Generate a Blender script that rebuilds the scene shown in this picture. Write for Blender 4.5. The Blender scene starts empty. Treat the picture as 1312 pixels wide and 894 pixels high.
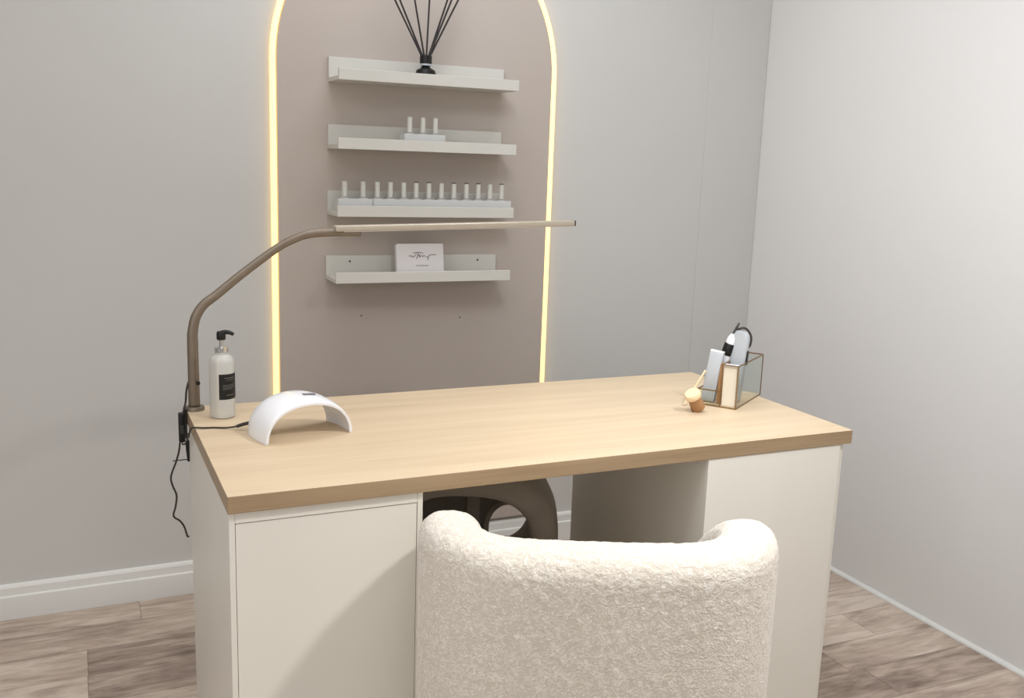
import bpy, bmesh, math, random
from mathutils import Vector, Matrix
random.seed(4)
PI = math.pi
scn = bpy.context.scene
COL = scn.collection

# ------------------------------------------------------------------ helpers
def s2l(c):
    return tuple(((v/255)/12.92 if v/255 <= .04045 else ((v/255+.055)/1.055)**2.4) for v in c) + (1,)

def nodes(m):
    m.use_nodes = True
    nt = m.node_tree
    return nt, nt.nodes, nt.links, nt.nodes['Principled BSDF']

def mat(name, rgb, rough=.5, metal=0, bump=0, bscale=200, var=.03, vscale=8, trans=0, ior=1.45, sheen=0, emit=None, es=0, spec=.5, stretch=(1,1,1)):
    m = bpy.data.materials.new(name)
    nt, N, L, p = nodes(m)
    p.inputs['Roughness'].default_value = rough
    p.inputs['Metallic'].default_value = metal
    p.inputs['Transmission Weight'].default_value = trans
    p.inputs['IOR'].default_value = ior
    p.inputs['Sheen Weight'].default_value = sheen
    p.inputs['Specular IOR Level'].default_value = spec
    tc = N.new('ShaderNodeTexCoord'); mp = N.new('ShaderNodeMapping'); mp.inputs['Scale'].default_value = stretch
    L.new(tc.outputs['Object'], mp.inputs['Vector'])
    n = N.new('ShaderNodeTexNoise'); n.inputs['Scale'].default_value = vscale; n.inputs['Detail'].default_value = 4
    L.new(mp.outputs['Vector'], n.inputs['Vector'])
    cr = N.new('ShaderNodeValToRGB')
    c = s2l(rgb)
    cr.color_ramp.elements[0].position = .3; cr.color_ramp.elements[1].position = .7
    cr.color_ramp.elements[0].color = tuple(min(1, v*(1-var)) for v in c[:3]) + (1,)
    cr.color_ramp.elements[1].color = tuple(min(1, v*(1+var)) for v in c[:3]) + (1,)
    L.new(n.outputs['Fac'], cr.inputs['Fac']); L.new(cr.outputs['Color'], p.inputs['Base Color'])
    if bump:
        n2 = N.new('ShaderNodeTexNoise'); n2.inputs['Scale'].default_value = bscale; n2.inputs['Detail'].default_value = 3
        L.new(mp.outputs['Vector'], n2.inputs['Vector'])
        b = N.new('ShaderNodeBump'); b.inputs['Strength'].default_value = bump; b.inputs['Distance'].default_value = .002
        L.new(n2.outputs['Fac'], b.inputs['Height']); L.new(b.outputs['Normal'], p.inputs['Normal'])
    if emit:
        p.inputs['Emission Color'].default_value = s2l(emit); p.inputs['Emission Strength'].default_value = es
    return m

def link(o, parent=None):
    COL.objects.link(o)
    if parent: o.parent = parent
    return o

def obj(name, bm, m, parent=None, smooth=None, loc=None):
    bmesh.ops.recalc_face_normals(bm, faces=bm.faces)
    me = bpy.data.meshes.new(name); bm.to_mesh(me); bm.free()
    me.materials.append(m)
    if smooth is not None:
        me.shade_smooth()
        if smooth < 3: me.set_sharp_from_angle(angle=smooth)
    o = bpy.data.objects.new(name, me)
    if loc: o.location = loc
    return link(o, parent)

def tag(o, label=None, cat=None, group=None, kind=None):
    if label: o['label'] = label
    if cat: o['category'] = cat
    if group: o['group'] = group
    if kind: o['kind'] = kind
    return o

def thing(name, label, cat, loc=(0,0,0), rz=0, group=None):
    o = bpy.data.objects.new(name, None); o.empty_display_size = .05
    o.location = loc; o.rotation_euler = (0,0,rz)
    return tag(link(o), label, cat, group)

def box(bm, x0,x1,y0,y1,z0,z1, bev=0, M=None, seg=2):
    t = bmesh.new()
    bmesh.ops.create_cube(t, size=1)
    for v in t.verts:
        v.co = Vector(((x0+x1)/2+v.co.x*(x1-x0), (y0+y1)/2+v.co.y*(y1-y0), (z0+z1)/2+v.co.z*(z1-z0)))
    if bev: bmesh.ops.bevel(t, geom=t.edges[:], offset=bev, segments=seg, profile=.5, affect='EDGES')
    merge(bm, t, M)

def merge(bm, t, M=None):
    if M is not None: t.transform(M)
    me = bpy.data.meshes.new('tmp'); t.to_mesh(me); t.free(); bm.from_mesh(me); bpy.data.meshes.remove(me)

def lathe(bm, prof, n=32, M=None):
    """prof: (radius, z) from bottom to top; closes the ends"""
    t = bmesh.new(); rings = []
    for r, z in prof:
        if r < 1e-6: rings.append([t.verts.new((0,0,z))])
        else: rings.append([t.verts.new((r*math.cos(2*PI*k/n), r*math.sin(2*PI*k/n), z)) for k in range(n)])
    for a, b in zip(rings, rings[1:]):
        for k in range(n):
            j = (k+1) % n
            if len(a) == 1 and len(b) == 1: continue
            if len(a) == 1: t.faces.new((a[0], b[k], b[j]))
            elif len(b) == 1: t.faces.new((a[k], a[j], b[0]))
            else: t.faces.new((a[k], a[j], b[j], b[k]))
    if len(rings[0]) > 1: t.faces.new(rings[0][::-1])
    if len(rings[-1]) > 1: t.faces.new(rings[-1])
    merge(bm, t, M)

def smooth_path(pts, n=8):
    P = [Vector(p) for p in pts]; out = []
    for i in range(len(P)-1):
        p0 = P[max(i-1,0)]; p1 = P[i]; p2 = P[i+1]; p3 = P[min(i+2,len(P)-1)]
        for k in range(n):
            t = k/n
            out.append(.5*((2*p1)+(p2-p0)*t+(2*p0-5*p1+4*p2-p3)*t*t+(3*p1-p0-3*p2+p3)*t**3))
    out.append(P[-1]); return out

def tube(bm, pts, r, n=12, flat=1.0, caps=True, up=Vector((0,0,1))):
    """r number or list; flat scales the cross-section across the second axis"""
    t = bmesh.new(); rings = []; P = [Vector(p) for p in pts]
    prevn = None
    for i, p in enumerate(P):
        d = (P[min(i+1,len(P)-1)] - P[max(i-1,0)]).normalized()
        if prevn is None:
            a = up if abs(d.dot(up)) < .95 else Vector((0,1,0))
            nrm = (a - d*a.dot(d)).normalized()
        else:
            nrm = (prevn - d*prevn.dot(d)).normalized()
        prevn = nrm; b = d.cross(nrm)
        rr = r[i] if isinstance(r, (list, tuple)) else r
        rings.append([t.verts.new(p + nrm*rr*math.cos(2*PI*k/n) + b*rr*flat*math.sin(2*PI*k/n)) for k in range(n)])
    for a, b in zip(rings, rings[1:]):
        for k in range(n):
            j = (k+1) % n; t.faces.new((a[k], a[j], b[j], b[k]))
    if caps: t.faces.new(rings[0][::-1]); t.faces.new(rings[-1])
    merge(bm, t)

def loft(bm, rings, cap0=True, cap1=True, closed=True, M=None):
    t = bmesh.new(); R = [[t.verts.new(p) for p in r] for r in rings]; n = len(R[0])
    for a, b in zip(R, R[1:]):
        for k in range(n if closed else n-1):
            j = (k+1) % n; t.faces.new((a[k], a[j], b[j], b[k]))
    if cap0: t.faces.new(R[0][::-1])
    if cap1: t.faces.new(R[-1])
    merge(bm, t, M)

def sheet(loops, half, bev=0, M=None):
    """closed outlines (first is the outline, the rest are holes) filled, extruded by +-half along local z and bevelled; returns a bmesh"""
    cu = bpy.data.curves.new('tmp', 'CURVE'); cu.dimensions = '2D'; cu.fill_mode = 'BOTH'
    cu.extrude = half - bev; cu.bevel_depth = bev; cu.bevel_resolution = 3; cu.offset = -bev
    for lp in loops:
        sp = cu.splines.new('POLY'); sp.points.add(len(lp)-1); sp.use_cyclic_u = True
        for k, (x, y) in enumerate(lp): sp.points[k].co = (x, y, 0, 1)
    o = bpy.data.objects.new('tmp', cu); COL.objects.link(o)
    bpy.context.view_layer.update()
    me = bpy.data.meshes.new_from_object(o.evaluated_get(bpy.context.evaluated_depsgraph_get()))
    bpy.data.objects.remove(o); bpy.data.curves.remove(cu)
    bm = bmesh.new(); bm.from_mesh(me); bpy.data.meshes.remove(me)
    bmesh.ops.remove_doubles(bm, verts=bm.verts, dist=1e-5)
    if M is not None: bm.transform(M)
    return bm

def copy_tree(o, parent=None):
    c = o.copy(); COL.objects.link(c)
    if parent: c.parent = parent
    for ch in list(o.children): copy_tree(ch, c)
    return c

# ------------------------------------------------------------------ materials
def wall_mat(name, rgb, rgb2=None):
    m = mat(name, rgb, rough=.75, bump=.12, bscale=260, var=.012, vscale=2.5, spec=.25)
    return m
M_wall = wall_mat('painted wall', (198, 196, 192))
M_side = wall_mat('white painted wall', (214, 211, 208))
M_taupe = wall_mat('taupe painted panel', (184, 173, 164))
M_ceil = wall_mat('ceiling paint', (225, 225, 225))
M_white = mat('white satin lacquer', (226, 222, 212), rough=.38, var=.01)
M_trim = mat('white gloss trim', (222, 221, 217), rough=.35, var=.012)
M_shelf = mat('white foil shelf', (203, 200, 192), rough=.4, var=.01)
M_black = mat('black plastic', (16, 15, 15), rough=.35, var=.1)
M_cord = mat('dark cord', (52, 44, 38), rough=.5, var=.1)
M_bronze = mat('brushed champagne metal', (128, 116, 102), rough=.4, metal=.55, var=.06, vscale=40, spec=.5)
M_champ = mat('satin champagne metal', (186, 176, 160), rough=.35, metal=.4, var=.03, vscale=40)
M_dark = mat('dark grey plastic', (60, 58, 56), rough=.4)
M_gloss = mat('white gloss plastic', (236, 236, 238), rough=.2, var=.005)
M_led = mat('warm led tube', (255, 214, 150), rough=.6, emit=(255, 222, 152), es=1.6)
M_frost = mat('frosted clear plastic', (232, 231, 226), rough=.2, trans=.5, var=.01)
M_glass = mat('clear glass', (244, 248, 246), rough=.03, trans=1, var=.002, ior=1.12)
M_acryl = mat('clear acrylic', (226, 226, 223), rough=.15, trans=.3, var=.01, ior=1.2)
M_polish = mat('milky polish bottle', (196, 192, 188), rough=.15, trans=.25, var=.04)
M_cap = mat('white bottle cap', (205, 204, 196), rough=.3, var=.02)
M_captop = mat('dark cap end', (58, 52, 46), rough=.4)
M_brass = mat('aged brass', (150, 122, 84), rough=.35, metal=.85, var=.05)
M_cream = mat('cream block', (226, 218, 200), rough=.45, var=.01)
M_grey = mat('pale grey metal', (190, 195, 200), rough=.4, metal=.15, var=.03)
M_tan = mat('tan wood', (168, 126, 86), rough=.5, var=.12, vscale=60, stretch=(1,1,.2))
M_palewood = mat('pale wood end', (232, 206, 168), rough=.55, var=.05, vscale=80)
M_card = mat('white card', (205, 200, 198), rough=.6, var=.008)
M_ink = mat('grey ink', (120, 114, 110), rough=.7)
M_label = mat('black bottle label', (14, 14, 14), rough=.45)
M_lprint = mat('grey label print', (120, 118, 112), rough=.5)
M_chrome = mat('silver collar', (200, 200, 200), rough=.2, metal=1)
M_rod = mat('charcoal reed', (50, 45, 45), rough=.7)
M_hole = mat('dark plugged hole', (70, 58, 50), rough=.8)
M_taupefab = mat('taupe velvet', (168, 159, 148), rough=.8, bump=.3, bscale=500, var=.06, vscale=20, sheen=.2)

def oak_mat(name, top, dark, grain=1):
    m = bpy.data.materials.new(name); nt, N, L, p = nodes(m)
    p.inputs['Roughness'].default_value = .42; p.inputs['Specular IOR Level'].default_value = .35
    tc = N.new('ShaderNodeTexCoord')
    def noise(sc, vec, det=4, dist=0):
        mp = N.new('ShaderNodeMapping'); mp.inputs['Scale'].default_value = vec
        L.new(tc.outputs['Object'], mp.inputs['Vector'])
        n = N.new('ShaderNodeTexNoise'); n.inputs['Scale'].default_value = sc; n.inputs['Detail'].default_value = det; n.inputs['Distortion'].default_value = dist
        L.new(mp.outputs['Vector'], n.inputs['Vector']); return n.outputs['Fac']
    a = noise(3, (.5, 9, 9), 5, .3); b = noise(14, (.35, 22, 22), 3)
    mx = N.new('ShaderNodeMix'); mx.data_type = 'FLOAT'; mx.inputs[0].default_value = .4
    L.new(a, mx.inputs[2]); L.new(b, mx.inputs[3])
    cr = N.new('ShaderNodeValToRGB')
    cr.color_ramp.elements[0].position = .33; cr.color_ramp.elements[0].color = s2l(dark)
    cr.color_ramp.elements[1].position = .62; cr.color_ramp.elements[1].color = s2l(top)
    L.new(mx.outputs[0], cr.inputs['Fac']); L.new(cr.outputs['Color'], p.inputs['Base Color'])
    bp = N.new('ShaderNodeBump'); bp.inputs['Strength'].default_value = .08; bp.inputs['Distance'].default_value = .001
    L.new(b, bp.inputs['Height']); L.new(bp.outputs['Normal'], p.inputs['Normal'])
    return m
M_oak = oak_mat('pale oak laminate', (213, 192, 162), (199, 176, 146))
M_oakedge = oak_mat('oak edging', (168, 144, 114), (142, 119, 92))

def boucle_mat():
    m = bpy.data.materials.new('cream boucle'); nt, N, L, p = nodes(m)
    p.inputs['Roughness'].default_value = .95; p.inputs['Specular IOR Level'].default_value = .15
    p.inputs['Sheen Weight'].default_value = .25; p.inputs['Sheen Roughness'].default_value = .5
    tc = N.new('ShaderNodeTexCoord')
    n0 = N.new('ShaderNodeTexNoise'); n0.inputs['Scale'].default_value = 55; n0.inputs['Detail'].default_value = 2
    L.new(tc.outputs['Object'], n0.inputs['Vector'])
    va = N.new('ShaderNodeMixRGB'); va.blend_type = 'LINEAR_LIGHT'; va.inputs[0].default_value = .035
    L.new(tc.outputs['Object'], va.inputs[1]); L.new(n0.outputs['Color'], va.inputs[2])
    v = N.new('ShaderNodeTexVoronoi'); v.feature = 'SMOOTH_F1'; v.inputs['Scale'].default_value = 120
    L.new(va.outputs[0], v.inputs['Vector'])
    n1 = N.new('ShaderNodeTexNoise'); n1.inputs['Scale'].default_value = 150; n1.inputs['Detail'].default_value = 3; n1.inputs['Distortion'].default_value = 1.5
    L.new(tc.outputs['Object'], n1.inputs['Vector'])
    inv = N.new('ShaderNodeMath'); inv.operation = 'MULTIPLY_ADD'; inv.inputs[1].default_value = -1.0
    L.new(v.outputs['Distance'], inv.inputs[0]); L.new(n1.outputs['Fac'], inv.inputs[2])
    bp = N.new('ShaderNodeBump'); bp.inputs['Strength'].default_value = .3; bp.inputs['Distance'].default_value = .005
    L.new(inv.outputs[0], bp.inputs['Height']); L.new(bp.outputs['Normal'], p.inputs['Normal'])
    cr = N.new('ShaderNodeValToRGB')
    cr.color_ramp.elements[0].position = -.0; cr.color_ramp.elements[0].color = s2l((214, 205, 192))
    cr.color_ramp.elements[1].position = .42; cr.color_ramp.elements[1].color = s2l((236, 231, 222))
    L.new(inv.outputs[0], cr.inputs['Fac']); L.new(cr.outputs['Color'], p.inputs['Base Color'])
    return m
M_boucle = boucle_mat()

def floor_mat():
    m = bpy.data.materials.new('grey brown wood planks'); nt, N, L, p = nodes(m)
    p.inputs['Roughness'].default_value = .5; p.inputs['Specular IOR Level'].default_value = .3
    tc = N.new('ShaderNodeTexCoord'); sp = N.new('ShaderNodeSeparateXYZ'); L.new(tc.outputs['Object'], sp.inputs[0])
    def mth(op, a, b=None, c=None):
        n = N.new('ShaderNodeMath'); n.operation = op
        for i, v in enumerate((a, b, c)):
            if v is None: continue
            if isinstance(v, (int, float)): n.inputs[i].default_value = v
            else: L.new(v, n.inputs[i])
        return n.outputs[0]
    Hh, Ll = .138, .92
    yy = mth('DIVIDE', mth('SUBTRACT', 1.309, sp.outputs['Y']), Hh)
    row = mth('FLOOR', yy)
    w1 = N.new('ShaderNodeTexWhiteNoise'); w1.noise_dimensions = '1D'; L.new(mth('ADD', row, 3.37), w1.inputs['W'])
    off = mth('MULTIPLY', w1.outputs['Value'], 1.0)
    # the first rows keep the end joints seen beside the desk
    def rowsel(k, target, cur):
        is_k = mth('COMPARE', row, float(k), .1)
        mx = N.new('ShaderNodeMix'); mx.data_type = 'FLOAT'; L.new(is_k, mx.inputs[0]); L.new(cur, mx.inputs[2]); mx.inputs[3].default_value = target
        return mx.outputs[0]
    off = rowsel(0, .08/Ll, off); off = rowsel(1, .62, off); off = rowsel(2, .225/Ll, off); off = rowsel(6, 1-(1.86/Ll) % 1, off)
    xx = mth('ADD', mth('DIVIDE', sp.outputs['X'], Ll), off)
    col_ = mth('FLOOR', xx)
    cmb = N.new('ShaderNodeCombineXYZ'); L.new(row, cmb.inputs[0]); L.new(col_, cmb.inputs[1]); cmb.inputs[2].default_value = 7.3
    wn = N.new('ShaderNodeTexWhiteNoise'); wn.noise_dimensions = '3D'; L.new(cmb.outputs[0], wn.inputs['Vector'])
    # grain, shifted per plank
    sc = N.new('ShaderNodeVectorMath'); sc.operation = 'MULTIPLY_ADD'
    L.new(wn.outputs['Color'], sc.inputs[0]); sc.inputs[1].default_value = (9, 9, 9)
    mp = N.new('ShaderNodeMapping'); mp.inputs['Scale'].default_value = (1.5, 7, 1); L.new(tc.outputs['Object'], mp.inputs['Vector'])
    L.new(mp.outputs['Vector'], sc.inputs[2])
    g1 = N.new('ShaderNodeTexNoise'); g1.inputs['Scale'].default_value = 2.2; g1.inputs['Detail'].default_value = 7; g1.inputs['Roughness'].default_value = .62; g1.inputs['Distortion'].default_value = .8
    L.new(sc.outputs[0], g1.inputs['Vector'])
    g2 = N.new('ShaderNodeTexNoise'); g2.inputs['Scale'].default_value = 9; g2.inputs['Detail'].default_value = 4; g2.inputs['Distortion'].default_value = .4
    L.new(sc.outputs[0], g2.inputs['Vector'])
    tone = mth('ADD', mth('MULTIPLY', wn.outputs['Value'], .34), mth('ADD', mth('MULTIPLY', g1.outputs['Fac'], .95), mth('MULTIPLY', g2.outputs['Fac'], .35)))
    cr = N.new('ShaderNodeValToRGB'); e = cr.color_ramp.elements
    e[0].position = .5; e[0].color = s2l((116, 99, 88)); e[1].position = 1.12 if False else 1.0; e[1].color = s2l((212, 197, 182))
    k = e.new(.68); k.color = s2l((158, 140, 127)); k = e.new(.83); k.color = s2l((188, 170, 155))
    L.new(tone, cr.inputs['Fac'])
    # seams
    fy = mth('FRACT', yy); fx = mth('FRACT', xx)
    sy = mth('GREATER_THAN', mth('ABSOLUTE', mth('SUBTRACT', fy, .5)), .49)
    sx = mth('GREATER_THAN', mth('ABSOLUTE', mth('SUBTRACT', fx, .5)), .4985)
    seam = mth('MAXIMUM', sy, sx)
    mx = N.new('ShaderNodeMix'); mx.data_type = 'RGBA'; mx.blend_type = 'MULTIPLY'
    L.new(mth('MULTIPLY', seam, .55), mx.inputs[0]); L.new(cr.outputs['Color'], mx.inputs[6]); mx.inputs[7].default_value = (.4, .36, .33, 1)
    L.new(mx.outputs[2], p.inputs['Base Color'])
    bp = N.new('ShaderNodeBump'); bp.inputs['Strength'].default_value = .15; bp.inputs['Distance'].default_value = .001
    L.new(g2.outputs['Fac'], bp.inputs['Height']); L.new(bp.outputs['Normal'], p.inputs['Normal'])
    return m
M_floor = floor_mat()

# ------------------------------------------------------------------ room shell
YW, XR, ZC = 1.3064, 2.0663, 2.5
XL, YF = -1.9, -3.2
def struct(name, dims, m, bev=0):
    bm = bmesh.new(); box(bm, *dims, bev=bev)
    return tag(obj(name, bm, m), kind='structure')
struct('floor', (XL-.1, XR+.1, YF-.1, YW+.1, -.08, 0), M_floor)
struct('wall_back', (XL-.1, XR+.1, YW, YW+.1, 0, ZC), M_wall)
struct('wall_right', (XR, XR+.1, YF-.1, YW, 0, ZC), M_side)
struct('wall_left', (XL-.1, XL, YF-.1, YW, 0, ZC), M_wall)
struct('ceiling', (XL-.1, XR+.1, YF-.1, YW+.1, ZC, ZC+.08), M_ceil)
struct('wall_front', (XL, XR, YF-.1, YF, 0, ZC), M_wall)
struct('trim_1', (1.822, XR-.001, YW-.0022, YW-.0002, .105, ZC-.001), M_wall, bev=.002)     # boxed-in corner strip
# skirting with a stepped, rounded profile
def skirting(name, x0, x1):
    prof = [(0,0), (.017,0), (.017,.066), (.0155,.069), (.012,.070), (.012,.092), (.009,.099), (.004,.101), (0,.101)]
    bm = bmesh.new()
    loft(bm, [[(x, YW-d-.0002, z+.0005) for d, z in prof] for x in (x0, x1)])
    return tag(obj(name, bm, M_trim), kind='structure')
skirting('baseboard_back', XL+.001, XR-.0135)
bm = bmesh.new()
loft(bm, [[(XR-.0003, y, .0005), (XR-.012, y, .0005), (XR-.0115, y, .006), (XR-.008, y, .0105), (XR-.0003, y, .012)] for y in (YF+.001, YW-.001)])
tag(obj('baseboard_right', bm, M_trim), kind='structure')

# ------------------------------------------------------------------ arched panel with led edge
AX0, AX1 = .341, 1.209
ACX, AR = (AX0+AX1)/2, (AX1-AX0)/2
ASZ = 1.575
def arch_loop(off, zb, n=48):
    r = AR+off
    pts = [(ACX-r, zb), (ACX+r, zb)] if False else [(ACX+r, zb)]
    pts += [(ACX+r*math.cos(PI*k/n), ASZ+r*1.06*math.sin(PI*k/n)) for k in range(n+1)]
    pts.append((ACX-r, zb)); return pts
arch = thing('arch_panel', 'tall taupe arched wall panel edged with a warm glowing light strip', 'wall panel', (0, YW, 0))
Mxz = Matrix(((1,0,0,0), (0,0,-1,0), (0,1,0,0), (0,0,0,1)))          # sheet xy -> world xz, thickness along y
bm = sheet([arch_loop(0, .115)], .007, .001, Matrix.Translation((0, -.0112, 0)) @ Mxz)
obj('panel', bm, M_taupe, arch, smooth=.6)
bm = bmesh.new()
tube(bm, [(x, -.0098, z) for x, z in arch_loop(.0105, .115)], .009, n=10, up=Vector((0,1,0)))
obj('light_strip', bm, M_led, arch, smooth=4)
for hx, hz in ((.589, .830), (.913, .814)):
    bm = bmesh.new(); lathe(bm, [(0,0), (.0024,0), (.0024,.0007), (0,.0009)], 12, Matrix.Translation((hx, -.0182, hz)) @ Matrix.Rotation(PI/2, 4, 'X'))
    obj('screw_hole', bm, M_hole, arch)
YP = YW - .0186                                                        # panel face

# ------------------------------------------------------------------ shelves
def make_shelf(loc, label):
    t = thing('picture_ledge', label, 'wall shelf', loc, 0, 'white picture ledges on the arched panel')
    w, d, th = .55, .128, .012
    bm = bmesh.new(); box(bm, 0, w, -.012, 0, 0, .07, bev=.0008); obj('back_board', bm, M_shelf, t)
    bm = bmesh.new(); box(bm, 0, w, -d+.0125, -.0125, 0, th, bev=.0006); obj('shelf_board', bm, M_shelf, t)
    bm = bmesh.new(); box(bm, 0, w, -d, -d+.012, 0, .031, bev=.0008); obj('front_lip', bm, M_shelf, t)
    return t
SX = .4865
Z1, Z2, Z3, Z4 = 1.518, 1.329, 1.139, .947
sh = make_shelf((SX, YP, Z1), 'top white wall ledge holding the black reed diffuser')
def dup_shelf(x, z, label):
    s = copy_tree(sh); s.location = (x, YP, z); s['label'] = label; return s
dup_shelf(SX-.002, Z2, 'second white wall ledge, holding only three small bottles')
dup_shelf(SX-.004, Z3, 'third white wall ledge, holding the long row of polish bottles')
s4 = dup_shelf(SX-.009, Z4, 'lowest white wall ledge, holding the small white card')
for x in (.072, .487):
    bm = bmesh.new(); lathe(bm, [(0,0), (.0032,0), (.003,.001), (0,.0013)], 14, Matrix.Translation((x, -.0118, .052)) @ Matrix.Rotation(PI/2, 4, 'X'))
    obj('screw', bm, M_dark, s4)

# ------------------------------------------------------------------ reed diffuser
dz = Z1+.012
df = thing('reed_diffuser', 'black glass reed diffuser with dark sticks on the top ledge', 'diffuser', (.760, 1.218, dz))
df.scale = (1.12,)*3
bm = bmesh.new(); lathe(bm, [(.0,0), (.0245,0), (.027,.002), (.027,.022), (.0245,.030), (.013,.036), (.0105,.040), (.0105,.046), (0,.046)], 32)
obj('bottle', bm, M_black, df, smooth=.7)
bm = bmesh.new(); lathe(bm, [(0,.0415), (.0155,.0415), (.0155,.046), (0,.046)], 24); obj('collar', bm, M_grey, df, smooth=.7)
bm = bmesh.new(); lathe(bm, [(.0,.0462), (.016,.0462), (.016,.066), (.0145,.0675), (.0,.0675)], 28); obj('cap', bm, M_black, df, smooth=.7)
for x, y, z in ((-.112,.0,.245), (-.093,.012,.252), (-.048,-.012,.256), (.012,.01,.236), (.062,-.008,.234), (.072,.014,.243), (.076,-.012,.24), (.100,.0,.24)):
    bm = bmesh.new(); tube(bm, [(-x*.07, -y*.2, .03), (x, y, z)], .0025, n=8); obj('reed', bm, M_rod, df, smooth=.9)
tg = thing('gift_tag', 'small pale tag lying beside the diffuser on the top ledge', 'tag', (.716, 1.204, dz))
bm = bmesh.new(); box(bm, -.014, .014, -.006, .006, 0, .0015, bev=.0004); box(bm, .006, .012, -.003, .003, .0012, .0022); obj('paper', bm, M_card, tg)
tg.location.z = dz+.0002

# ------------------------------------------------------------------ polish bottles
def make_bottle(dark):
    t = thing('nail_polish_bottle', '', 'polish bottle')
    bm = bmesh.new()
    prof = []
    for k in range(9): a = PI/2*k/8; prof.append((.0165-.004*(1-math.sin(a)), .004-.004*math.cos(a) if k < 8 else .004))
    rings = []
    def sq(r, z, n=28, e=3.2):
        out = []
        for k in range(n):
            c, s = math.cos(2*PI*k/n), math.sin(2*PI*k/n); f = (abs(c)**e+abs(s)**e)**(-1/e); out.append((r*f*c, r*.85*f*s, z))
        return out
    for r, z in ((.012,0), (.0158,.0015), (.0168,.004), (.0168,.030), (.0155,.0345), (.011,.0375), (.007,.0385), (.0065,.041)): rings.append(sq(r, z))
    loft(bm, rings); obj('bottle_body', bm, M_polish, t, smooth=.8)
    bm = bmesh.new(); lathe(bm, [(0,.0395), (.0078,.0395), (.0074,.082), (.0074,.0835), (0,.0835)], 20); obj('cap', bm, M_cap, t, smooth=.8)
    if dark:
        bm = bmesh.new(); lathe(bm, [(0,.0836), (.0074,.0836), (.0071,.0862), (0,.0866)], 20); obj('cap_end', bm, M_captop, t, smooth=.8)
    return t
pa, pb = make_bottle(False), make_bottle(True)
ords = ['leftmost', 'second from left', 'third from left', 'fourth from left', 'fifth from left', 'sixth from left', 'middle one', 'sixth from right', 'fifth from right', 'fourth from right', 'third from right', 'second from right', 'rightmost']
xs3 = [.520, .575, .618, .658, .699, .738, .778, .818, .858, .899, .938, .977, 1.016]
darks = [0,0,0,0,0,1,1,0,1,1,1,0,1]
usedf = {0: False, 1: False}
def place_bottle(x, z, dark, label, group):
    src = pb if dark else pa
    if not usedf[dark]: o = src; usedf[dark] = True
    else: o = copy_tree(src)
    o.location = (x, 1.214, z); o['label'] = label; o['category'] = 'polish bottle'; o['group'] = group
for i, x in enumerate(xs3):
    cap = 'polish bottle with dark-ended white cap' if darks[i] else 'polish bottle with plain white cap'
    place_bottle(x-.003, Z3+.0155, darks[i], f'{cap}, {ords[i]} of the third ledge row', 'polish bottles on the third ledge')
for i, x in enumerate((.712, .753, .792)):
    place_bottle(x, Z2+.0155, 0, f'{["left", "middle", "right"][i]} one of the three white-capped bottles on the second ledge', 'polish bottles on the second ledge')
def tray(x0, x1, z, label):
    t = thing('acrylic_tray', label, 'tray', ((x0+x1)/2, 1.214, z+.0122), 0, 'clear trays on the ledges')
    w = (x1-x0)/2; bm = bmesh.new()
    box(bm, -w, w, -.021, .021, 0, .003); obj('base', bm, M_acryl, t)
    bm = bmesh.new()
    for a in ((-w, w, -.023, -.0212, 0, .038), (-w, w, .0212, .023, 0, .038)): box(bm, *a)
    for a in ((-w-.002, -w-.0002, -.023, .023, 0, .038), (w+.0002, w+.002, -.023, .023, 0, .038)): box(bm, *a)
    obj('rim', bm, M_acryl, t)
tray(.494, .5925, Z3, 'short clear acrylic tray under the two leftmost polish bottles')
tray(.598, 1.034, Z3, 'long clear acrylic tray under the eleven right-hand polish bottles')
tray(.690, .814, Z2, 'clear acrylic tray under three bottles on the second ledge')

# ------------------------------------------------------------------ white card
cz = Z4+.0123
cd = thing('greeting_card', 'white card with grey script leaning back on the lowest ledge', 'card', (.746, 1.2, cz))
cd.rotation_euler = (-math.radians(9), 0, 0)
W_, H_ = .075, .098
lp = []
for cx, cy, a0 in ((W_-.006, H_-.006, 0), (-W_+.006, H_-.006, PI/2), (-W_+.002, .002, PI), (W_-.002, .002, 1.5*PI)):
    r = .006 if cy > .05 else .002
    for k in range(5): a = a0+PI/2*k/4; lp.append((cx+r*math.cos(a), cy+r*math.sin(a)))
obj('card_board', sheet([lp], .009, .001, Matrix.Translation((0, 0, 0)) @ Mxz), M_card, cd, smooth=.6)
bm = bmesh.new()
def stroke(pts, r=.0009):
    P = smooth_path([(x, -.0093, z) for x, z in pts], 6); tube(bm, P, r, n=6)
stroke([(-.036,.060), (-.031,.063), (-.028,.058), (-.024,.062), (-.021,.057), (-.014,.066), (-.011,.070)])
stroke([(-.022,.070), (-.012,.072), (.004,.071), (.010,.069)], .0011)
stroke([(-.004,.071), (-.009,.060), (-.012,.052)], .0011)
stroke([(-.010,.058), (-.002,.066), (-.003,.056), (.004,.063), (.008,.058), (.012,.063), (.017,.058)])
stroke([(.024,.048), (.026,.058), (.030,.064), (.040,.065), (.050,.065)], .0011)
stroke([(.020,.060), (.024,.056), (.030,.062)])
for i in range(9):
    x = -.014+i*.0046; stroke([(x,.030), (x+.001,.034), (x+.003,.031)], .0005)
obj('script', bm, M_ink, cd, smooth=4)

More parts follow.
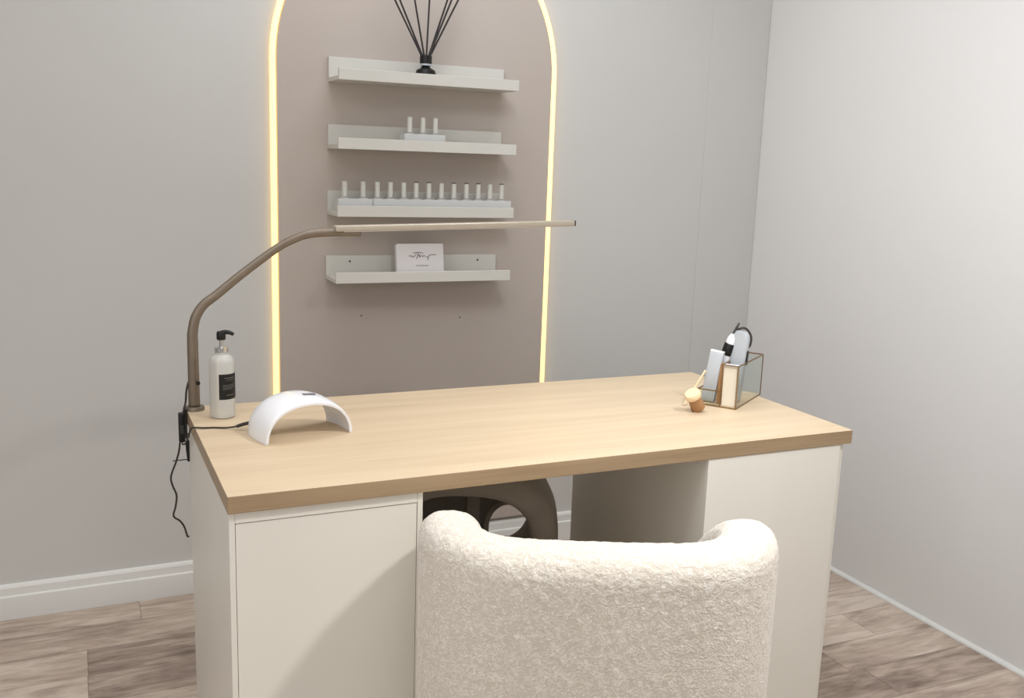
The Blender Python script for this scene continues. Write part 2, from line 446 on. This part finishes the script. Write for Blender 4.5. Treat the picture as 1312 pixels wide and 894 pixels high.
# ------------------------------------------------------------------ desk
DW, DD, DH, DT = 1.35, .624, .75, .031
bm = bmesh.new(); box(bm, 0, DW, 0, DD, DH-DT, DH, bev=.0012)
bm.faces.ensure_lookup_table()
dt = obj('desktop', bm, M_oak, loc=(0,0,0))
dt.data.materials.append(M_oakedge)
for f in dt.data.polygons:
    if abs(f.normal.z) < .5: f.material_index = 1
tag(dt, 'long pale oak desktop lying across the two white cabinets', 'desktop')
def make_cabinet(x0, x1, label, lay=False):
    t = thing('cabinet', label, 'cabinet', (x0, .008, 0), 0, 'white cabinets under the desktop')
    w, d, h = x1-x0, .575, DH-DT-.0005
    p = .010
    for a, b in ((0, p), (w-p, w)):
        bm = bmesh.new(); box(bm, a, b, 0, d, 0, h, bev=.0008); obj('side_panel', bm, M_white, t)
    bm = bmesh.new(); box(bm, p+.0002, w-p-.0002, 0, d, h-.020, h, bev=.0008); obj('top_panel', bm, M_white, t)
    bm = bmesh.new(); box(bm, p+.0002, w-p-.0002, 0, d, .0, .03, bev=.0008); obj('plinth', bm, M_white, t)
    e = .0009
    bm = bmesh.new(); box(bm, p+e, w-p-e, .0015, .014, .031+e, h-.0202-e, bev=.0005) if not lay else box(bm, .0, w-p-.003, -.006, -.0004, .0, h, bev=.0006); obj('front_panel', bm, M_white, t)
    bm = bmesh.new(); box(bm, p+.0002, w-p-.0002, d-.012, d-.002, .031, h-.0205); obj('rear_panel', bm, M_white, t)
    return t
make_cabinet(.0025, .345, 'white cabinet under the left end of the desk, below the light post')
make_cabinet(.967, 1.334, 'white cabinet under the right end of the desk, near the right wall', True)

# ------------------------------------------------------------------ boucle chair (facing the desk)
ca = math.radians(24)
ch = thing('tub_chair', 'cream boucle tub chair with rounded back pushed up to the desk', 'chair', (0,0,0))
# local frame: u right, v forward; origin at centre of the back, on the floor
uo = Vector((math.cos(ca), -math.sin(ca), 0)); vo = Vector((math.sin(ca), math.cos(ca), 0))
ch.location = (.5085, -.381, 0); ch.rotation_euler = (0, 0, -ca)
T2 = .0535
def u_path(hw, v0, rc, v1, n=10, bulge=.018):
    pts = []
    for k in range(14): pts.append((-hw, v1-(v1-(v0+rc))*k/14))
    for k in range(n+1): a = PI+PI/2*k/n; pts.append((-hw+rc+rc*math.cos(a), v0+rc+rc*math.sin(a)))
    m = 16
    for k in range(1, m): pts.append((-hw+rc+(2*hw-2*rc)*k/m, v0))
    for k in range(n+1): a = 1.5*PI+PI/2*k/n; pts.append((hw-rc+rc*math.cos(a), v0+rc+rc*math.sin(a)))
    for k in range(1, 15): pts.append((hw, v0+rc+(v1-(v0+rc))*k/14))
    return [Vector((x, y-bulge*max(0, 1-(x/hw)**2), 0)) for x, y in pts]
cp = u_path(.252, .055, .118, .42)
cp = [Vector((p.x*(1-.10*max(0, (p.y-.17)/.25)**1.2), p.y, 0)) for p in cp]
tot = len(cp); rings = []
for i, p in enumerate(cp):
    d = (cp[min(i+1,tot-1)]-cp[max(i-1,0)]).normalized(); nx = Vector((d.y, -d.x, 0))
    v = p.y
    h = .727 if v < .17 else .727 - .20*((v-.17)/.255)**1.4
    e = min(i, tot-1-i)
    tt = T2*(1, 1)[0]
    ends = {0: .30, 1: .72, 2: .92}
    tt = T2*ends.get(e, 1); hh = h - {0: .035, 1: .014, 2: .003}.get(e, 0)
    ring = []
    zb = .13
    for k in range(11): z = zb+(hh-tt*.95-zb)*k/10; ring.append(p + nx*(tt*(.93+.07*min(1,(z-zb)/.3))) + Vector((0,0,z)))
    for k in range(1, 16):
        a = PI*k/16; ring.append(p + nx*tt*math.copysign(abs(math.cos(a))**.8, math.cos(a)) + Vector((0,0,hh-tt*.95+tt*.95*math.sin(a)**.85)))
    for k in range(11): z = hh-tt*.95-(hh-tt*.95-zb)*k/10; ring.append(p - nx*tt + Vector((0,0,z)))
    rings.append(ring)
bm = bmesh.new(); loft(bm, rings)
sh_ = obj('backrest', bm, M_boucle, ch, smooth=4)
tx = bpy.data.textures.new('boucle loops', 'CLOUDS'); tx.noise_scale = .012; tx.noise_depth = 1
def fuzz(o, s=.004, lv=2):
    md = o.modifiers.new('Subdivision', 'SUBSURF'); md.levels = md.render_levels = lv
    dm = o.modifiers.new('Displace', 'DISPLACE'); dm.texture = tx; dm.strength = s; dm.mid_level = .5; dm.texture_coords = 'LOCAL'
fuzz(sh_, .0025, 3)
bm = bmesh.new(); box(bm, -.19, .19, .105, .41, .28, .43, bev=.045, seg=4)
fuzz(obj('seat_cushion', bm, M_boucle, ch, smooth=4), .004, 2)
bm = bmesh.new(); box(bm, -.187, .187, .11, .40, .14, .278, bev=.01); obj('seat_frame', bm, M_boucle, ch)
for sx in (-.22, .22):
    for sy in (.10, .37):
        bm = bmesh.new(); lathe(bm, [(0,0), (.014,0), (.019,.1305), (0,.1305)], 16, Matrix.Translation((sx, sy, 0))); obj('leg', bm, M_black, ch, smooth=.7)

# ------------------------------------------------------------------ taupe chair behind the desk
tc_ = thing('accent_chair', 'low taupe pod chair with an arched cut-out, tucked under the desk', 'chair', (.612, .452, 0), -math.radians(26))
def sup(cx, cz, hw, ht, hb, y, n=56, e=2.5):
    out = []
    for k in range(n):
        c, s = math.cos(2*PI*k/n), math.sin(2*PI*k/n); f = (abs(c)**e+abs(s)**e)**(-1/e)
        out.append(Vector((cx+hw*f*c, y, cz+(ht if s > 0 else hb)*f*s)))
    return out
CZ = .415
R_ = []
# inner surface from the back to the mouth, round the lip, then the outer surface to the back
for y, hw, ht, hb in ((.275,.148,.105,.11), (.18,.153,.107,.115), (.08,.152,.105,.115), (.02,.155,.107,.118), (.0,.163,.113,.126),
                      (-.008,.180,.13,.14), (-.002,.203,.155,.155), (.015,.217,.170,.165), (.05,.222,.178,.17), (.14,.220,.178,.17), (.22,.210,.170,.165), (.28,.190,.15,.155), (.305,.165,.125,.13)):
    R_.append(sup(0, CZ, hw, ht, hb, y))
bm = bmesh.new(); loft(bm, R_, cap0=False, cap1=False)
obj('shell', bm, M_taupefab, tc_, smooth=4)
outer = [(p.x, p.z) for p in sup(0, CZ, .166, .126, .131, 0)]
hole = []
hx, hz0, hw_, hh_ = .096, .308, .060, .112
hole.append((hx+hw_, hz0))
for k in range(17): a = PI*k/16; hole.append((hx+hw_*math.cos(a), hz0+.04+(hh_-.04)*math.sin(a)))
hole.append((hx-hw_, hz0))
obj('back_panel', sheet([outer, hole], .013, .004, Matrix.Translation((0, .291, 0)) @ Mxz), M_taupefab, tc_, smooth=.8)
M_taupelt = mat('pale taupe velvet', (205, 196, 184), rough=.8, bump=.3, bscale=500, var=.05, vscale=20, sheen=.2)
bm = bmesh.new(); box(bm, -.018, .020, .262, .277, .30, .50, bev=.006); obj('back_support', bm, M_taupelt, tc_)
bm = bmesh.new(); tube(bm, [(x, .272, z) for x, z in hole], .0075, n=12, up=Vector((0,1,0))); obj('cutout_lit_rim', bm, M_taupelt, tc_, smooth=4)  # paler rim: the lit thickness of the cut-out put into the colour
bm = bmesh.new(); box(bm, -.125, .125, .01, .17, .30, .345, bev=.018, seg=4); obj('seat', bm, M_taupefab, tc_, smooth=.9)
for sx in (-.12, .12):
    for sy in (.06, .24):
        bm = bmesh.new(); lathe(bm, [(0,0), (.011,0), (.016,.262), (0,.262)], 16, Matrix.Translation((sx, sy, 0))); obj('leg', bm, M_black, tc_, smooth=.7)

# ------------------------------------------------------------------ desk lamp (clamped LED)
YL = .592
lm = thing('desk_lamp', 'bronze clamp lamp with long bent arm reaching over the desk', 'lamp', (.0175, YL, DH))
def rel(x, z): return (x-.0175, 0, z-DH)
bm = bmesh.new(); lathe(bm, [(0,.0002), (.0205,.0002), (.0205,.006), (.019,.0085), (0,.0085)], 32); obj('base_disc', bm, M_bronze, lm, smooth=.6)
post = [rel(.0165,.7585), rel(.0165,.82), rel(.0165,.90), rel(.0175,.925), rel(.025,.957), rel(.042,.983), rel(.068,1.003), rel(.13,1.053), rel(.20,1.104), rel(.235,1.123), rel(.27,1.135), rel(.32,1.1395), rel(.390,1.140)]
bm = bmesh.new(); tube(bm, smooth_path(post, 8), [.0125-.0035*min(1, i/64) for i in range(8*12+1)], n=16, flat=.8, up=Vector((1,0,0))); obj('arm', bm, M_bronze, lm, smooth=4)
bm = bmesh.new()
Mb = Matrix.Translation(Vector(rel(.33, 1.1475))) @ Matrix.Rotation(-math.atan2(.0155, .61), 4, 'Y')
box(bm, 0, .608, -.012, .012, -.006, .0075, bev=.0025, M=Mb, seg=3); obj('light_bar', bm, M_champ, lm, smooth=.6)
bm = bmesh.new(); box(bm, .02, .602, -.009, .009, -.0072, -.0061, M=Mb); obj('diffuser', bm, M_gloss, lm)
bm = bmesh.new(); box(bm, .6082, .6105, -.012, .012, -.006, .0075, bev=.0008, M=Mb); obj('end_cap', bm, M_black, lm)
bm = bmesh.new(); lathe(bm, [(0,0), (.0045,0), (.0045,.004), (0,.0045)], 14, Matrix.Translation((.007, -.009, .062)) @ Matrix.Rotation(PI/2, 4, 'X')); obj('knob', bm, M_black, lm)
# clamp hooked over the rear left edge
bm = bmesh.new()
box(bm, -.0245, -.0182, -.011, .011, -.062, .004, bev=.001); box(bm, -.0245, -.004, -.011, .011, .0003, .0045, bev=.0008); box(bm, -.0245, .004, .0, .020, -.064, -.057, bev=.001)
obj('clamp', bm, M_dark, lm)
bm = bmesh.new(); lathe(bm, [(.0, -.112), (.0028,-.112), (.0055,-.085), (.0058,-.064), (0,-.064)], 16, Matrix.Translation((-.0165, -.002, -.004))); obj('clamp_screw', bm, M_black, lm, smooth=.8)
bm = bmesh.new(); tube(bm, [(-.050, -.002, -.112), (-.0165, -.002, -.1115), (-.012, -.002, -.111)], .0013, n=8); obj('screw_bar', bm, M_dark, lm)
# cable with inline switch box
bm = bmesh.new(); tube(bm, smooth_path([(.002,-.002,.07), (-.010,.0,.066), (-.0165,.0,.045), (-.019,.0,.02), (-.0245,-.013,.006), (-.029,-.02,-.008)], 8), .0022, n=8); obj('cable', bm, M_cord, lm, smooth=4)
ad = thing('inline_switch', 'black inline switch box hanging at the desk rear left corner', 'switch box', (-.0135, .572, .718))
bm = bmesh.new(); box(bm, -.0065, .0065, -.007, .007, -.033, .033, bev=.003, seg=3); obj('case', bm, M_black, ad, smooth=.6)
bm = bmesh.new(); box(bm, -.0035, .0035, -.009, -.0071, -.012, .006, bev=.0008); obj('button', bm, M_dark, ad)
bm = bmesh.new()
pts = [(-.014,.572,.684), (-.016,.575,.665), (-.022,.58,.64), (-.034,.582,.605), (-.031,.583,.583), (-.0235,.585,.56), (-.026,.585,.535), (-.031,.585,.512), (-.018,.585,.499), (-.009,.585,.483), (-.0035,.585,.462), (.0005,.5852,.4595)]
pts = [(x-.004, y, z) for x, y, z in pts]
tube(bm, smooth_path(pts, 8), .0021, n=8)
tag(obj('hanging_cord', bm, M_cord, smooth=4), 'dark cord dangling in waves from the switch box beside the cabinet', 'cord')

# ------------------------------------------------------------------ nail lamp
ul = thing('nail_lamp', 'glossy white arched nail drying lamp standing on the desk', 'nail lamp', (.1945, .3455, DH+.0003), math.atan2(.038, .181))
def arc_ring(y, hw, ht, th, n=40):
    o_, i_ = [], []
    for k in range(n+1):
        a = PI*k/n; c, s = math.cos(a), math.sin(a)
        o_.append((-hw*math.copysign(abs(c)**.92, c), y, ht*max(0, s)**.92))
        i_.append((-(hw-.0042)*math.copysign(abs(c)**.92, c), y, (ht-th)*max(0, s)**.92))
    return o_ + i_[::-1]
bm = bmesh.new()
rg = [(-.0515,.0915,.071,.0015), (-.0525,.0925,.0725,.003), (-.052,.0935,.0735,.0055), (-.046,.0945,.0755,.008), (-.02,.097,.080,.010), (.02,.097,.081,.010), (.046,.0925,.078,.008), (.052,.090,.075,.0055), (.0525,.089,.074,.002)]
loft(bm, [arc_ring(*a) for a in rg]); obj('shell', bm, M_gloss, ul, smooth=.9)
bm = bmesh.new(); box(bm, -.013, .013, -.006, .006, .0805, .0822, bev=.0006, M=Matrix.Translation((.012, -.008, -.0007)) @ Matrix.Rotation(.07, 4, 'Y')); obj('display', bm, mat('grey display', (120, 120, 124), rough=.3), ul)
bm = bmesh.new()
tube(bm, smooth_path([(.1045,.3945,.7655), (.092,.398,.7625), (.078,.402,.7575)], 6), .0036, n=10)
plug_cable = smooth_path([(.080,.4015,.758), (.06,.412,.7535), (.035,.424,.7527), (.015,.428,.7527), (-.001,.432,.7535), (-.0075,.445,.748), (-.0095,.48,.722), (-.012,.53,.692), (-.0135,.560,.683), (-.0135,.568,.6835)], 8)
tube(bm, plug_cable, .0019, n=8)
tag(obj('power_cord', bm, M_cord, smooth=4), 'thin dark cord running from the white nail lamp over the desk edge', 'cord')

# ------------------------------------------------------------------ pump bottle
pbt = thing('pump_bottle', 'clear white pump bottle with a black label beside the lamp post', 'bottle', (.0665, .5165, DH+.0003))
bm = bmesh.new()
lathe(bm, [(0,0), (.022,0), (.0255,.002), (.0265,.006), (.0265,.118), (.0255,.126), (.021,.1335), (.0155,.1365), (.0135,.138), (.0135,.1425), (0,.1425)], 40); obj('bottle_body', bm, M_frost, pbt, smooth=.7)
bm = bmesh.new(); lathe(bm, [(0,.1427), (.0138,.1427), (.0138,.151), (.006,.153), (.0045,.1535), (.0045,.168), (0,.168)], 28); obj('collar', bm, M_chrome, pbt, smooth=.7)
bm = bmesh.new(); lathe(bm, [(0,.1682), (.0085,.1682), (.0095,.170), (.0095,.1815), (.008,.186), (0,.187)], 24)
tube(bm, smooth_path([(0,0,.182), (.010,-.003,.1845), (.019,-.006,.183), (.0245,-.008,.179)], 5), [.0058-.0022*i/15 for i in range(16)], n=12)
obj('pump_head', bm, M_black, pbt, smooth=.9)
bm = bmesh.new(); R0 = .0269
la = [math.radians(-112+ (104)*k/20) for k in range(21)]
loft(bm, [[(R0*math.cos(a), R0*math.sin(a), z) for a in la] for z in (.043, .098)], False, False, closed=False)
o = obj('label', bm, M_label, pbt, smooth=4)
bm = bmesh.new(); R1 = .02715
for z, a0, a1, hh in ((.089,-88,-38,.0012), (.0845,-80,-44,.0008), (.074,-95,-30,.0007), (.071,-95,-36,.0007), (.068,-95,-33,.0007), (.065,-95,-52,.0007), (.052,-80,-40,.0011)):
    aa = [math.radians(a0+(a1-a0)*k/10) for k in range(11)]
    loft(bm, [[(R1*math.cos(a), R1*math.sin(a), zz) for a in aa] for zz in (z, z+hh)], False, False, closed=False)
obj('label_print', bm, M_lprint, o, smooth=4)

# ------------------------------------------------------------------ organiser and tools on the right
# local frame: x along the short front side, y along the long side
ox = Vector((.054, -.078, 0)).normalized(); oy = Vector((.16, .159, 0)).normalized()
oz = math.atan2(ox.y, ox.x)
og = thing('desk_organiser', 'brass and glass organiser box holding tools on the desk', 'organiser', (1.149, .308, DH+.0003), oz)
WO, LO = .095, .195
HO = .104
def post_(x, y, h): return (x-.0013, x+.0013, y-.0013, y+.0013, .0, h)
bm = bmesh.new()
for a in (post_(0,0,.038), post_(WO,0,HO), post_(WO,LO,HO), post_(0,LO,HO), post_(.056,0,HO), post_(0,.05,.038), post_(.056,.05,HO)): box(bm, *a)
def bar(x0,y0,x1,y1,z): box(bm, min(x0,x1)-.0013, max(x0,x1)+.0013, min(y0,y1)-.0013, max(y0,y1)+.0013, z-.0013, z+.0013)
for z in (.0013,): bar(0,0,WO,0,z); bar(WO,0,WO,LO,z); bar(0,LO,WO,LO,z); bar(0,0,0,LO,z)
bar(.056,0,WO,0,HO); bar(WO,0,WO,LO,HO); bar(0,LO,WO,LO,HO); bar(.056,0,.056,.05,HO); bar(0,0,.056,0,.038); bar(0,0,0,.05,.038)
obj('frame', bm, M_brass, og)
def pane(a): b = bmesh.new(); box(b, *a); obj('glass_pane', b, M_glass, og)
pane((WO-.0006, WO+.0006, .0015, LO-.0015, .003, HO-.002)); pane((.0015, WO-.0015, LO-.0006, LO+.0006, .003, HO-.002)); pane((.0015, .0545, -.0006, .0006, .003, .0365))
bm = bmesh.new(); box(bm, .0015, WO-.0015, .0015, LO-.0015, .0002, .003); obj('base_plate', bm, M_palewood, og)
OM = Matrix.Translation(og.location) @ Matrix.Rotation(oz, 4, 'Z')
def oloc(x, y, z=.0034): return OM @ Vector((x, y, z))
# cream block filling the tall front compartment
o = thing('buffer_block', 'cream upright block at the front right of the organiser', 'nail buffer', oloc(.0745, .012), oz)
bm = bmesh.new(); box(bm, -.0165, .0165, -.009, .009, 0, .096, bev=.0015); obj('foam', bm, M_cream, o)
bm = bmesh.new(); box(bm, -.0165, .0165, -.009, .009, .0962, .1005, bev=.001); obj('top_pad', bm, M_gloss, o)
def tool(name, label, cat, x, y, tiltx, tilty, extra=0, z=.0036):
    o = thing(name, label, cat, oloc(x, y, z), 0); o.rotation_mode = 'XYZ'
    o.rotation_euler = (Matrix.Rotation(oz+extra, 3, 'Z') @ Matrix.Rotation(tiltx, 3, 'X') @ Matrix.Rotation(tilty, 3, 'Y')).to_euler(); return o
# grey slab leaning right in the low compartment
o = tool('nail_file_case', 'pale grey slab leaning right in the low front compartment', 'file case', .018, .021, -.10, .10)
bm = bmesh.new(); box(bm, -.017, .017, -.007, .007, .003, .122, bev=.0025, seg=3); obj('case', bm, M_grey, o, smooth=.6)
bm = bmesh.new(); box(bm, -.0165, .0165, -.0065, .0065, .1222, .128, bev=.001); obj('lid', bm, M_gloss, o)
# bronze pusher
o = tool('tool_handle', 'tan wooden handle between the grey slab and the cream block', 'tool', .0475, .020, -.04, .0)
bm = bmesh.new(); lathe(bm, [(0,0), (.0055,.0), (.007,.02), (.0065,.06), (.0045,.085), (.003,.098), (0,.100)], 20); obj('handle', bm, M_tan, o, smooth=.8)
# tall pale device
o = tool('electric_nail_file', 'tall pale grey electric file standing behind the cream block', 'nail file', .066, .062, -.02, .06)
bm = bmesh.new()
loft(bm, [[Vector((w*c, .0105*s, z)) for c, s in [(math.copysign(abs(math.cos(a))**.5, math.cos(a)), math.copysign(abs(math.sin(a))**.5, math.sin(a))) for a in [2*PI*k/24 for k in range(24)]]] for z, w in ((0,.015), (.004,.0185), (.10,.0195), (.150,.0205), (.166,.019), (.174,.012))])
obj('body', bm, M_grey, o, smooth=.8)
bm = bmesh.new(); box(bm, .0205, .0225, -.006, .006, .095, .130, bev=.0008); obj('switch', bm, M_black, o)
# white handpiece with black grip
o = tool('drill_handpiece', 'white drill handpiece with a black grip leaning behind the grey slab', 'handpiece', .012, .058, -.03, .27)
bm = bmesh.new(); lathe(bm, [(0,0), (.007,.0), (.0115,.012), (.0125,.05), (.0125,.150), (.0115,.162), (.008,.170), (0,.172)], 24); obj('body', bm, M_gloss, o, smooth=.8)
bm = bmesh.new(); lathe(bm, [(.0126,.118), (.0142,.120), (.0142,.146), (.0126,.148)], 24); obj('grip', bm, M_black, o, smooth=.8)
# looped cable over the tools
bm = bmesh.new()
C0 = oloc(.068, .085)
def cpt(dx, dz, dy=0): return (C0.x+dx, C0.y+dy, DH+dz)
tube(bm, smooth_path([cpt(-.028,.150), cpt(-.022,.172), cpt(-.010,.192), cpt(-.002,.190,.01), cpt(-.006,.178,.01), cpt(.006,.183), cpt(.020,.176), cpt(.028,.160,-.004), cpt(.027,.140,-.004), cpt(.020,.128), cpt(.022,.112), cpt(.012,.100), cpt(.004,.070), cpt(.004,.006)], 8), .0027, n=10)
tag(obj('coiled_cable', bm, M_dark, smooth=4), 'dark cable looped above the tools in the organiser', 'cable')
# small wooden pot with pale lid tilting against the organiser
bt = thing('dust_brush', 'small tan wooden brush pot with pale top tilted beside the organiser', 'brush', (1.108, .246, DH+.0082))
bt.rotation_euler = (math.radians(8), math.radians(-33), 0)
bt.scale = (1.12,)*3
bm = bmesh.new(); lathe(bm, [(0,0), (.0145,0), (.0155,.002), (.0140,.018), (.0135,.031), (0,.031)], 32); obj('handle', bm, M_tan, bt, smooth=.8)
bm = bmesh.new(); lathe(bm, [(0,.0312), (.0165,.0312), (.0175,.033), (.0172,.040), (.015,.043), (0,.044)], 32); obj('brush_top', bm, M_palewood, bt, smooth=.8)
bm = bmesh.new()
p0 = Vector((1.106, .300, DH+.003)); p1 = Vector((1.163, .303, DH+.083))
tube(bm, [p0, p1], .0028, n=10)
tag(obj('wooden_stick', bm, M_palewood, smooth=.8), 'thin pale wooden stick leaning against the left of the organiser', 'stick')

# ------------------------------------------------------------------ lights
def area(name, loc, target, size, power, col, shape='DISK', sy=None):
    l = bpy.data.lights.new(name, 'AREA'); l.shape = shape; l.size = size; l.energy = power; l.color = col
    if sy: l.size_y = sy
    o = bpy.data.objects.new(name, l); o.location = loc
    o.rotation_euler = (Vector(target)-Vector(loc)).to_track_quat('-Z', 'Y').to_euler()
    return link(o)
k = area('ceiling spot', (1.42, -.9, 2.42), (.45, -.1, .4), .16, 6.0, (1, .985, .96)); k.data.spread = math.radians(70)
area('ceiling fill', (-.5, -.7, 2.46), (-.5, -.7, 0), 2.2, 27, (.99, .99, 1), 'RECTANGLE', 2.4)
area('ceiling wash', (.75, .75, 2.46), (.75, .75, 0), 1.2, 12, (.86, .92, 1), 'RECTANGLE', .5)
area('ceiling side wash', (.6, -.5, 2.46), (2.06, .1, 1.3), .6, 19, (.9, .95, 1)).data.spread = math.radians(110)  # unseen wash light added to brighten the right wall
area('left side fill', (-1.82, -1.2, 1.3), (.6, .3, .9), 1.8, 19, (.97, .985, 1), 'RECTANGLE', 1.6)  # added fill, no real opening: lifts the left wall and cabinet side
area('front ambient fill', (.1, YF+.05, 1.3), (.2, 1, 1.1), 2.6, 15, (.98, .99, 1), 'RECTANGLE', 2.0)  # added ambient light behind the camera; the front wall has no opening

w = bpy.data.worlds.new('World'); scn.world = w; w.use_nodes = True
w.node_tree.nodes['Background'].inputs[0].default_value = (.9, .93, 1, 1)
w.node_tree.nodes['Background'].inputs[1].default_value = .4
scn.view_settings.view_transform = 'Standard'
scn.view_settings.look = 'None'
scn.view_settings.exposure = -.15

# ------------------------------------------------------------------ camera
CX = [-0.21962864549387273, -1.5835054059065792, 1.3114356238072962, 0.4312455537962273, 0.19078418151888962, 0.03433781061473867, 1246.184108232604]
yaw, pitch, roll = CX[3:6]
cy, sy, cp_, sp_ = math.cos(yaw), math.sin(yaw), math.cos(pitch), math.sin(pitch)
f = Vector((sy*cp_, cy*cp_, -sp_)); r = Vector((cy, -sy, 0)); u = r.cross(f)
r2 = r*math.cos(roll)+u*math.sin(roll); u2 = -r*math.sin(roll)+u*math.cos(roll)
cam = bpy.data.cameras.new('camera'); co = bpy.data.objects.new('camera', cam)
cam.sensor_width = 36; cam.lens = CX[6]/1312*36; cam.clip_start = .05
Mc = Matrix((r2, u2, -f)).transposed().to_4x4(); Mc.translation = Vector(CX[:3])
co.matrix_world = Mc; link(co); scn.camera = co
